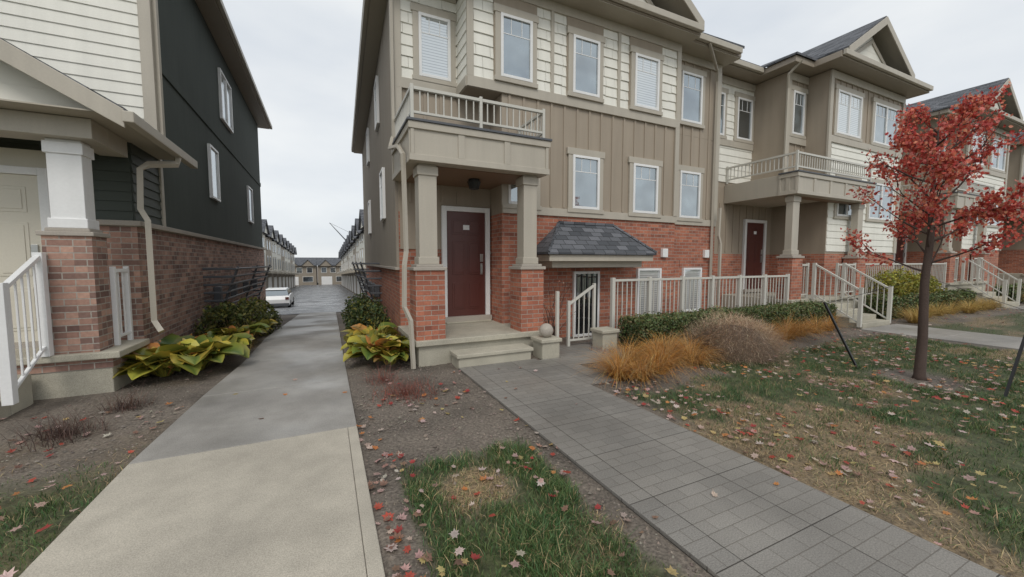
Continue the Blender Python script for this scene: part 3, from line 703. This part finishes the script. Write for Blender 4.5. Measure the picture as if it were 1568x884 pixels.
for i in range(3):
    x0=-10+i*8; B=Bld('distant_house'); z=-4.6
    B.g('walls','stuccoT').box(x0,x0+7.6,116,126,z-1,z+5.2)
    w=((x0,116),(x0+7.6,116))
    for a in (.8,3.0,5.4):
        window(B,w,a,a+1.3,z+3.2,z+4.6,'glassd',grid=False,tb=.1)
    B.g('garage_door','white').wbox(w,.8,3.4,0,.06,z,z+2.2); window(B,w,4.4,6.8,z+.8,z+2.2,'glassd',grid=False,tb=.1)
    r=B.g('roof','shingle'); r.slab([(x0-.3,115.6,z+5.2),(x0+7.8,115.6,z+5.2),(x0+7.8,121,z+7.3),(x0-.3,121,z+7.3)],.1); r.slab([(x0+7.8,126.4,z+5.2),(x0-.3,126.4,z+5.2),(x0-.3,121,z+7.3),(x0+7.8,121,z+7.3)],.1)
    for gx in (x0+.4,x0+4.2):
        B.g('gable','stuccoT').poly([(gx,115.4,z+5),(gx+3,115.4,z+5),(gx+1.5,115.4,z+6.5)]); r.slab([(gx-.2,115.2,z+5),(gx+1.5,115.2,z+6.7),(gx+1.5,121,z+6.7),(gx-.2,121,z+5)],.1); r.slab([(gx+1.5,115.2,z+6.7),(gx+3.2,115.2,z+5),(gx+3.2,121,z+5),(gx+1.5,121,z+6.7)],.1)
    B.done()
a=MB('tower_crane',M['dkgrey'],None); a.tube([(6.5,150,-4),(6.5,150,9)],.25,4); a.tube([(7.5,150,8),(1.5,150,15)],[.3,.12],4); a.tube([(6.5,150,9),(7.6,150,12),(1.5,150,15)],.06,4); a.done()
def car(x,y,z):
    e=empty('parked_car'); 
    bd=MB('body',M['white'],e,.05,False)
    prof=[(-2.2,.35),(-2.25,.75),(-2.1,1.0),(-1.2,1.05),(-.2,1.08),(1.2,.98),(2.1,.8),(2.25,.5),(2.2,.3)]
    def loft(mb,prof,w0,w1,zsplit=1.0):
        n=len(prof); b=len(mb.v)
        for s in (-1,1):
            for py,pz in prof:
                w=w0+(w1-w0)*max(0,(pz-zsplit))/.5; mb.v.append((x+s*w,y+py,z+pz))
        mb.f.append(tuple(b+i for i in range(n))); mb.f.append(tuple(b+n+i for i in reversed(range(n))))
        for i in range(n):
            j=(i+1)%n; mb.f.append((b+i,b+n+i,b+n+j,b+j))
    loft(bd,prof,.88,.88); loft(bd,[(-1.75,1.42),(-1.5,1.47),(.1,1.48),(.35,1.42)],.66,.66); bd.done()
    gl=MB('windows',M['glassd'],e,.02); loft(gl,[(-2.0,1.0),(-1.65,1.42),(.3,1.42),(1.0,1.02)],.84,.66,1.0); gl.done()
    wh=MB('wheels',M['black'],e)
    for sx in (-.8,.8):
        for sy in (-1.35,1.35): wh.tube([(x+sx-.1,y+sy,z+.33),(x+sx+.1,y+sy,z+.33)],.33,16)
    wh.done()
    bp=MB('bumper_and_plate',M['dkgrey'],e,.02); bp.box(x-.86,x+.86,y-2.33,y-2.2,z+.3,z+.5); bp.done()
    t=MB('tail_lights',M['maroon'],e); t.box(x-.84,x-.62,y-2.29,y-2.2,z+.75,z+.92); t.box(x+.62,x+.84,y-2.29,y-2.2,z+.75,z+.92); t.done()
car(-3.3,34,zg(34)+.02)

# ------------------------------------------------------------ vegetation
v=[];f=[];col=[]
def blade(x,y,z,h,w,c,lean=.5):
    a=U(0,6.283); dx,dy=math.cos(a)*w,math.sin(a)*w; b=U(0,6.283); l=h*U(.1,lean); lx,ly=math.cos(b)*l,math.sin(b)*l
    i=len(v)
    v.extend([(x-dx,y-dy,z),(x+dx,y+dy,z),(x+dx*.7+lx*.4,y+dy*.7+ly*.4,z+h*.6),(x-dx*.7+lx*.4,y-dy*.7+ly*.4,z+h*.6),(x+lx*1.3,y+ly*1.3,z+h)])
    f.append((i,i+1,i+2,i+3)); f.append((i+3,i+2,i+4))
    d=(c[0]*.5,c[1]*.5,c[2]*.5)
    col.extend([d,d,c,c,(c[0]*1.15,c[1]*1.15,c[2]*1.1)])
GR=(.058,.125,.038); GR2=(.105,.15,.045); ST=(.42,.31,.17)
def lawn(x0,x1,y0,y1,n,dn=1):
    for _ in range(n):
        x=U(x0,x1);y=U(y0,y1); g,s=masks(x,y)
        cl=.58+1.2*nz(x,y,3.5,21)
        if R()<g*max(.18,cl):
            t=nz(x,y,2,9)
            c=vary(GR if R()<.65-.6*t else GR2,.3) if R()<.88 else vary(ST,.3)
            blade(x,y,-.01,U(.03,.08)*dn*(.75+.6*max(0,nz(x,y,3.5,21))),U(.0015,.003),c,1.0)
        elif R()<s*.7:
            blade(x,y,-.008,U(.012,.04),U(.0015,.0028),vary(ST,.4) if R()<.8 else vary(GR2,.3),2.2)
lawn(.25,1.66,.9,3.3,44000,1.2); lawn(3.0,10.9,.3,4.6,140000); lawn(-3.8,-1.4,1.8,4.2,24000); lawn(12.8,26,1,4.6,12000)
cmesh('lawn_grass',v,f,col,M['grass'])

OUT=[(0,-.55),(.12,-.3),(.5,-.38),(.36,-.08),(.62,.14),(.3,.2),(.26,.42),(.1,.36),(0,.66),(-.1,.36),(-.26,.42),(-.3,.2),(-.62,.14),(-.36,-.08),(-.5,-.38),(-.12,-.3)]
def leaf(V,F,CL,p,size,c,nrm=None,curl=.25):
    if nrm is None: nrm=Vector((U(-.3,.3),U(-.3,.3),1)).normalized()
    a=Vector((U(-1,1),U(-1,1),U(-1,1))); a=(a-nrm*a.dot(nrm)).normalized(); b=nrm.cross(a)
    i=len(V); V.append(tuple(p)); CL.append((c[0]*.75,c[1]*.75,c[2]*.75)); ck=U(-.3,1)*curl; st=U(.7,1.1); sk=U(-.2,.2)
    for (x,y) in OUT:
        x=x*st+y*sk; q=p+a*(x*size)+b*(y*size)+nrm*(size*(ck+U(-.15,.15))*(x*x+y*y)*1.5); V.append(tuple(q)); CL.append(c)
    n=len(OUT)
    for k in range(n): F.append((i,i+1+k,i+1+(k+1)%n))
LC=[(.50,.33,.29),(.42,.25,.2),(.55,.43,.36),(.36,.05,.045),(.45,.08,.05),(.55,.22,.07),(.5,.38,.16),(.30,.17,.12),(.58,.48,.42),(.6,.46,.42),(.5,.34,.3),(.22,.13,.09)]
V=[];F=[];CL=[]
def scat(x0,x1,y0,y1,n,cond=None):
    for _ in range(n):
        x=U(x0,x1);y=U(y0,y1)
        if cond and not cond(x,y): continue
        zz=.03 if (-1.39<x<.215 or 1.68<x<2.93) else .012
        g,_s=masks(x,y)
        if g>.4: zz=U(.03,.07)
        leaf(V,F,CL,Vector((x,y,zg(y)+zz+.004)),U(.03,.066),vary(random.choice(LC),.2),curl=.6)
cl=lambda x,y: nz(x,y,1.2,31)>-.15
scat(.22,1.66,.9,5.2,200,cl); scat(.22,.5,1.0,3.2,75); scat(1.2,1.68,1.0,3.0,45)
scat(3.0,10.8,.4,4.6,1400,cl); scat(2.95,3.7,.8,4.0,170); scat(5,9,1,4,360)
scat(-3.4,-1.4,1.8,5.5,190); scat(-1.39,.2,1.5,6,6); scat(1.7,2.9,1.2,5,10); scat(-2.2,-1.4,5,9,20); scat(.3,1.1,4,9,25); scat(12.8,24,2,5,260)
cmesh('fallen_leaves',V,F,CL,M['leaf'])

V=[];F=[];CL=[]
def clod(x,y,s):
    i=len(V); c=vary((.17,.14,.115),.4); z=zg(y)
    P=[(s*U(.6,1),0,0),(0,s*U(.6,1),0),(-s*U(.6,1),0,0),(0,-s*U(.6,1),0)]
    for q in P: V.append((x+q[0],y+q[1],z)); CL.append(c)
    V.append((x+s*U(-.3,.3),y+s*U(-.3,.3),z+s*U(.4,.9))); CL.append((c[0]*1.3,c[1]*1.3,c[2]*1.3))
    for k in range(4): F.append((i+k,i+(k+1)%4,i+4))
for (x0,x1,y0,y1,n) in ((.24,1.66,1,7,5200),(-2.6,-1.42,3.6,9,2800),(3.0,5,3.2,5,1100),(6.4,7.8,1.6,2.9,500)):
    for _ in range(n):
        x=U(x0,x1);y=U(y0,y1); g,s=masks(x,y)
        if g<.3: clod(x,y,U(.004,.013) if R()<.95 else U(.013,.026))
cmesh('soil_clods',V,F,CL,M['grass'])

def ribbon(V,F,CL,p,az,L,w,el0,el1,c,seg=5,c2=None):
    i=len(V); q=Vector(p); side=Vector((-math.sin(az),math.cos(az),0)); c2=c2 or c
    for k in range(seg+1):
        t=k/seg; ww=w*(1-t*.85); V.append(tuple(q-side*ww)); V.append(tuple(q+side*ww))
        cc=tuple(c[j]*(1-t)+c2[j]*t for j in range(3)); CL+= [cc,cc]
        el=el0+(el1-el0)*t; q=q+Vector((math.cos(az)*math.cos(el),math.sin(az)*math.cos(el),math.sin(el)))*(L/seg)
        if q.z<.01: q.z=.01+.004*k
    for k in range(seg): F.append((i+2*k,i+2*k+1,i+2*k+3,i+2*k+2))
def orn(name,clumps,cols,n=420,L=(.35,.7),w=.003):
    V=[];F=[];CL=[]
    for (cx,cy,k) in clumps:
        az0=U(0,6.28)
        for _ in range(int(n*k)):
            a=U(0,6.283); r=.1*math.sqrt(R())*k; c=vary(random.choice(cols),.28); lb=1+.2*math.cos(a-az0)
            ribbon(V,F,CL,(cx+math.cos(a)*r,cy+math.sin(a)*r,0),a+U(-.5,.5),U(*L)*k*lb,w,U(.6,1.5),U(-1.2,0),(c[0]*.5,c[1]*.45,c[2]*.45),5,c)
    cmesh(name,V,F,CL,M['leaf'])
OR=[(.72,.37,.09),(.68,.30,.045),(.72,.45,.15),(.52,.23,.06),(.6,.42,.2)]
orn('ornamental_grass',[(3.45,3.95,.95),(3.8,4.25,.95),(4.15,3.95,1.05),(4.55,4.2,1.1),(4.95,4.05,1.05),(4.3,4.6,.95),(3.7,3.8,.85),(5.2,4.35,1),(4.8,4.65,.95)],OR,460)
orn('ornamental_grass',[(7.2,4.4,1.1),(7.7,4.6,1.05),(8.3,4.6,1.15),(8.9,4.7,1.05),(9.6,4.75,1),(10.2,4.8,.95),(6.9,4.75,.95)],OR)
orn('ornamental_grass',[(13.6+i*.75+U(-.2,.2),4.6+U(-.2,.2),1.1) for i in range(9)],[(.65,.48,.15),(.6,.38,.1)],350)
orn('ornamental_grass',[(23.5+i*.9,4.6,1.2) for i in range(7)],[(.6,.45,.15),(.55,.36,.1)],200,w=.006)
V=[];F=[];CL=[]
MD=((6.05,4.2,.76,.66),(6.62,4.38,.55,.55))
for cx,cy,rr,hh in MD:
    for _ in range(int(11500*rr)):
        a=U(0,6.283); u=math.acos(U(.0,1)); k=U(.75,1.03)
        k*=1+.16*nz(math.cos(a)*3,math.sin(a)*3+u,1.5,5)
        p=(cx+rr*k*math.sin(u)*math.cos(a),cy+rr*k*math.sin(u)*math.sin(a),hh*k*math.cos(u))
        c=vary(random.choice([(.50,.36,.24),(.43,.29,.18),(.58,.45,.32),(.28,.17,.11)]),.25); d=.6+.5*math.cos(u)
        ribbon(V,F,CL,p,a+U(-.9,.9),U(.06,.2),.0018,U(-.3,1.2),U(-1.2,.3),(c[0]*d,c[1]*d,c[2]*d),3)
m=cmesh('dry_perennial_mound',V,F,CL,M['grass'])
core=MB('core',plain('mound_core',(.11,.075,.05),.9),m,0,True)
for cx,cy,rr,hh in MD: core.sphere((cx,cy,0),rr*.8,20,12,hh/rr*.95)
core.done()
def hedge(name,x0,x1,y0,y1,h,n,cols,size=.014,seed=0):
    V=[];F=[];CL=[]
    for _ in range(n):
        side=R(); x=U(x0,x1); bump_=.06*nz(x,seed,1.6)+.04*nz(x*2,seed,3)
        if side<.45: p=Vector((x,U(y0,y1),h+bump_+.02*nz(x,0,9))); nr=Vector((0,0,1))
        elif side<.9: p=Vector((x,y0-.05*nz(x,0,2.5,4)-.0,U(0,h+bump_))); nr=Vector((0,-1,0))
        else: p=Vector((random.choice((x0,x1)),U(y0,y1),U(0,h))); nr=Vector((-1,0,0))
        p+=Vector((U(-.04,.04),U(-.04,.04),U(-.04,.05 if R()<.9 else .11)))
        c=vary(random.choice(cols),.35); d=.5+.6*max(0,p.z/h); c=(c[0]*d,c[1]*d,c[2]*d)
        nr=(nr*.6+Vector((U(-1,1),U(-1,1),U(-1,1)))).normalized(); a=Vector((U(-1,1),U(-1,1),U(-1,1))); a=(a-nr*a.dot(nr)).normalized(); b=nr.cross(a)
        i=len(V); s=size*U(.7,1.4)
        for q in (a*1.5,b*.8,-a*1.5,-b*.8): V.append(tuple(p+q*s)); CL.append(c)
        F.append((i,i+1,i+2,i+3))
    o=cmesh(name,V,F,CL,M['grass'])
    k=MB('dark_core',plain('hedge_core',(.025,.028,.017),.95),o); k.box(x0+.05,x1-.05,y0+.05,y1-.05,0,h-.08); k.done()  # plain dark box filling the inside of the leaf shell
HG=[(.07,.11,.033),(.09,.12,.035),(.05,.075,.028),(.15,.12,.05),(.12,.15,.05)]
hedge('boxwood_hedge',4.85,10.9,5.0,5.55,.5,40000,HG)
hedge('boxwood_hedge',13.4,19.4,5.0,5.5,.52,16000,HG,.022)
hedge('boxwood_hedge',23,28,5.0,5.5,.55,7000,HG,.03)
def shrub(name,blobs,cols,n,size):
    V=[];F=[];CL=[]
    for cx,cy,cz,r in blobs:
        for _ in range(n):
            a=U(0,6.283);u=math.acos(U(-.6,1)); k=(1-.35*R()**2)*(1+.35*nz(a*1.5,u*2,1.3,cx))
            p=Vector((cx+r*k*math.sin(u)*math.cos(a),cy+r*k*math.sin(u)*math.sin(a),max(zg(cy)+.02,cz+r*k*math.cos(u))))
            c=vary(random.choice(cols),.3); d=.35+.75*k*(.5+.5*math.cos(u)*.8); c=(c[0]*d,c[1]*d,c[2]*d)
            nr=Vector((U(-1,1),U(-1,1),U(-1,1))).normalized(); a2=Vector((U(-1,1),U(-1,1),U(-1,1))); a2=(a2-nr*a2.dot(nr)).normalized(); b=nr.cross(a2); i=len(V); s=size*U(.6,1.3)
            for q in (a2*1.5,b*.7,-a2*1.5,-b*.7): V.append(tuple(p+q*s)); CL.append(c)
            F.append((i,i+1,i+2,i+3))
    cmesh(name,V,F,CL,M['leaf'])
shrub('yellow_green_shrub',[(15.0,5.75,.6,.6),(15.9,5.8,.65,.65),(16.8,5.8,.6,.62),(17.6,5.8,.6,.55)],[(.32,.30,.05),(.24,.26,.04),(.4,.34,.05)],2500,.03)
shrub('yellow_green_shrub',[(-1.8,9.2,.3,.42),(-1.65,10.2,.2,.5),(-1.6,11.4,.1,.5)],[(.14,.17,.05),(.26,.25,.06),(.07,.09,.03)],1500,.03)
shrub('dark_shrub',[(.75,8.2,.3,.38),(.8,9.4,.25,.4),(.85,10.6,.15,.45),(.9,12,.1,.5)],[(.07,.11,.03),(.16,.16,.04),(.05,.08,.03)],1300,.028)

def hosta(V,F,CL,cx,cy,R0,n,yel):
    for k in range(n):
        a=U(0,6.283); ring=R(); L=R0*U(.65,1.1)*(.6+.4*ring); el0=1.45-.75*ring+U(-.15,.15); W=L*U(.22,.3)
        t=R(); t=t*t if t>.4 else 0; t=min(1,t*.9+yel*U(0,.7)); g=(.08,.15,.035); yv=(.48,.45,.075); br=(.34,.21,.08)
        base=tuple(g[j]*(1-t)+yv[j]*t for j in range(3))
        if R()<.08: base=br
        base=vary(base,.15); z0=zg(cy)
        q=Vector((cx+math.cos(a)*.06,cy+math.sin(a)*.06,z0+.02)); side=Vector((-math.sin(a),math.cos(a),0)); tw=U(-.6,.6)
        ns=9;i0=len(V); end=-U(.1,1.1)
        for s in range(ns+1):
            t2=s/ns; el=el0+(end-el0)*(max(0,t2-.25)/.75)**1.1
            ww=.006 if t2<.35 else W*max(.02,math.sin(math.pi*((t2-.35)/.65)**.75))**.8
            up=Vector((-math.cos(a)*math.sin(el),-math.sin(a)*math.sin(el),math.cos(el)))
            s2=(side*math.cos(tw*t2)+up*math.sin(tw*t2))
            for m in (-1,-.5,0,.5,1):
                fold=abs(m)*.3*ww+ (.08*ww*math.sin(t2*22+k) if abs(m)==1 else 0)
                V.append(tuple(q+s2*(ww*m)+up*fold)); 
                e=.75 if m==0 else 1; edge=.6*abs(m) if t<.6 else .1*abs(m)
                CL.append((base[0]*e*(1+edge*1.7),base[1]*e*(1+edge*.5),base[2]*e))
            q=q+Vector((math.cos(a)*math.cos(el),math.sin(a)*math.cos(el),math.sin(el)))*(L/ns)
            if q.z<z0+.02: q.z=z0+.02
        for s in range(ns):
            for m in range(4): b=i0+s*5+m; F.append((b,b+1,b+6,b+5))
for cl_ in ([(-2.0,6.65,.74,85,.3),(-1.68,6.8,.7,85,.2),(-1.6,7.4,.66,60,.1),(-2.1,7.4,.7,60,.0),(-2.25,6.75,.55,40,.45)],[(-1.55,8.5,.65,50,.1),(-1.5,9.3,.6,40,.2),(-1.45,10.2,.55,40,.1)],[(.68,6.25,.68,80,.3),(.6,6.8,.6,60,.2),(.82,5.95,.5,36,.4)],[(.7,7.6,.6,44,.15),(.8,8.4,.55,36,.1)]):
    V=[];F=[];CL=[]
    for h in cl_: hosta(V,F,CL,*h)
    cmesh('hosta_plant',V,F,CL,M['hosta'],None,True)
def twigs(name,cx,cy,n,cols,L=(.1,.3),sp=.25,w=.0022):
    V=[];F=[];CL=[]
    for _ in range(n):
        a=U(0,6.283); r=sp*R(); c=vary(random.choice(cols),.3)
        ribbon(V,F,CL,(cx+math.cos(a)*r,cy+math.sin(a)*r,0),U(0,6.283),U(*L),w,U(.1,1.5),U(-.6,.9),c,4)
    cmesh(name,V,F,CL,M['leaf'])
DC=[(.2,.07,.055),(.26,.09,.07),(.13,.07,.05),(.34,.11,.07)]
twigs('withered_perennial',.8,4.55,480,DC,sp=.4); twigs('withered_perennial',.62,5.2,160,DC,(.1,.35),.2)
twigs('withered_perennial',-2.15,4.75,420,[(.06,.035,.03),(.11,.06,.045)],sp=.3); twigs('withered_perennial',-1.95,5.4,240,[(.06,.035,.03),(.13,.07,.05)],sp=.2); twigs('withered_perennial',-1.5,8.2,200,[(.4,.3,.08),(.2,.12,.06)],(.3,.7),.3,.004)
twigs('withered_perennial',.75,7.2,140,[(.55,.45,.1),(.3,.2,.06)],(.4,.85),.25,.004); twigs('withered_perennial',4.3,5.1,150,DC,sp=.4)
# slender bare climbing shrub beside the garden door
e=empty('bare_shrub'); bs=MB('stems',M['bark'],e,0,True); V=[];F=[];CL=[]
for _ in range(16):
    p=Vector((3.95+U(-.1,.1),6.4+U(-.08,.08),0)); P=[p]; d=Vector((U(-.35,.35),U(-.3,.15),1)).normalized()
    for k in range(7):
        d=(d+Vector((U(-.25,.25),U(-.2,.2),U(-.05,.1)))).normalized(); p=p+d*U(.13,.2); P.append(p)
        if k>2:
            for __ in range(2):
                if R()<.75: leaf(V,F,CL,p+Vector((U(-.06,.06),U(-.06,.06),U(-.06,.06))),U(.015,.028),vary(random.choice([(.5,.36,.25),(.6,.5,.38),(.4,.2,.12)]),.2),Vector((U(-1,1),-1,U(-1,1))).normalized())
    bs.tube(P,[.007*(1-.1*k) for k in range(len(P))],4,False)
bs.done(); cmesh('dry_leaves',V,F,CL,M['leaf'],e)

# young red maple
e=empty('red_maple_tree'); tr=MB('trunk_and_limbs',M['bark'],e,0,True)
base=Vector((7.06,2.25,-.03)); tips=[]
pts=[base,base+Vector((0,0,.08)),base+Vector((.01,0,.6)),base+Vector((-.02,.01,1.3)),base+Vector((.03,0,1.9)),base+Vector((.05,.02,2.5)),base+Vector((.03,0,3.05)),base+Vector((.08,.02,3.5))]
tr.tube(pts,[.085,.06,.05,.044,.036,.024,.013,.005],10)
def at(z):
    for a,b in zip(pts,pts[1:]):
        if a.z<=z<=b.z: return a.lerp(b,(z-a.z)/(b.z-a.z+1e-9))
    return pts[-1]
def branch(p,d,L,r,dep):
    n=5;P=[p];q=p.copy();dd=d.copy()
    for k in range(n):
        dd=(dd+Vector((U(-.16,.16),U(-.16,.16),U(-.06,.12)))).normalized(); q=q+dd*(L/n); P.append(q.copy())
        if dep<2 and k>0 and R()<.8:
            sd=(dd+Vector((U(-.8,.8),U(-.8,.8),U(-.3,.5)))).normalized(); branch(q,sd,L*U(.35,.6),r*.5,dep+1)
        if dep>=1 or k>=2: tips.append(q.copy())
    tr.tube(P,[r*(1-.75*k/n) for k in range(n+1)],5,False)
for i in range(24):
    z=1.3+2.05*(i/24)**.9; a=i*2.4+U(-.3,.3); L=(.85 if z<2.3 else .85-.5*(z-2.3)/1.0)*U(.7,1.1); el=U(.35,.85)
    branch(at(z),Vector((math.cos(a)*math.cos(el),math.sin(a)*math.cos(el),math.sin(el))),L,.015,0)
tr.done()
V=[];F=[];CL=[]
TC=[(.62,.10,.07),(.52,.06,.045),(.68,.18,.11),(.72,.28,.16),(.42,.045,.04),(.7,.22,.18)]
for t in tips:
    dens=.55+1.7*nz(t.x*1.3,t.y*1.3+t.z*1.3,1.5,2)+(.25 if t.z<2.4 else 0)
    for _ in range(max(0,int(5.2*dens+U(0,1.2)))):
        p=t+Vector((U(-.08,.08),U(-.08,.08),U(-.12,.04)))
        nr=Vector((U(-1,1),U(-1,1),U(-.2,.6))).normalized(); leaf(V,F,CL,p,U(.024,.046),vary(random.choice(TC),.25),nr,.5)
cmesh('foliage',V,F,CL,M['leaf'],e)
for (x,y,tx,ty,h) in ((6.95,2.85,-.28,.35,.95),(6.9,1.5,.28,-.1,1.0)):
    a=MB('tree_stake',M['black'],None); a.tube([(x,y,-.05),(x+tx,y+ty,h)],.018,4); a.tube([(x+tx,y+ty,h*.97),(7.06,2.25,1.35)],.003,4); a.done()

# ------------------------------------------------------------ world, light, camera
w=bpy.data.worlds.new('World'); S.world=w; w.use_nodes=True; t=w.node_tree; bg=t.nodes['Background']
sk=t.nodes.new('ShaderNodeTexSky'); sk.sky_type='NISHITA'; sk.sun_disc=False; sk.sun_elevation=math.radians(48); sk.sun_rotation=math.radians(200)
t.links.new(sk.outputs[0],bg.inputs[0]); bg.inputs[1].default_value=.08
b2=t.nodes.new('ShaderNodeBackground'); tc=t.nodes.new('ShaderNodeTexCoord'); mp=t.nodes.new('ShaderNodeMapping'); mp.inputs['Scale'].default_value=(1.2,1.2,3.2)
nn=t.nodes.new('ShaderNodeTexNoise'); nn.inputs['Scale'].default_value=1.6; nn.inputs['Detail'].default_value=5; nn.inputs['Roughness'].default_value=.5
cr=t.nodes.new('ShaderNodeValToRGB'); cr.color_ramp.elements[0].position=.32; cr.color_ramp.elements[0].color=(.74,.79,.85,1); cr.color_ramp.elements[1].position=.68; cr.color_ramp.elements[1].color=(.98,1.0,1.0,1)
t.links.new(tc.outputs['Generated'],mp.inputs[0]); t.links.new(mp.outputs[0],nn.inputs['Vector']); t.links.new(nn.outputs['Fac'],cr.inputs[0]); t.links.new(cr.outputs[0],b2.inputs[0]); b2.inputs[1].default_value=1.0
mx=t.nodes.new('ShaderNodeMixShader'); mx.inputs[0].default_value=.9
t.links.new(bg.outputs[0],mx.inputs[1]); t.links.new(b2.outputs[0],mx.inputs[2]); t.links.new(mx.outputs[0],t.nodes['World Output'].inputs['Surface'])
sl=bpy.data.lights.new('sun','SUN'); sl.energy=1.35; sl.angle=math.radians(22); sl.color=(1,.96,.9)
so=bpy.data.objects.new('sun',sl); so.rotation_euler=(math.radians(42),0,math.radians(-20)); C.objects.link(so)
cd=bpy.data.cameras.new('camera'); cd.sensor_width=36; cd.lens=13.684; cd.clip_end=2000; cd.clip_start=.05
co=bpy.data.objects.new('camera',cd); co.location=(0,0,1.55); co.rotation_euler=(math.radians(90-3.94),0,math.radians(-25.5)); C.objects.link(co); S.camera=co
S.view_settings.view_transform='Standard'; S.view_settings.look='None'; S.view_settings.exposure=0
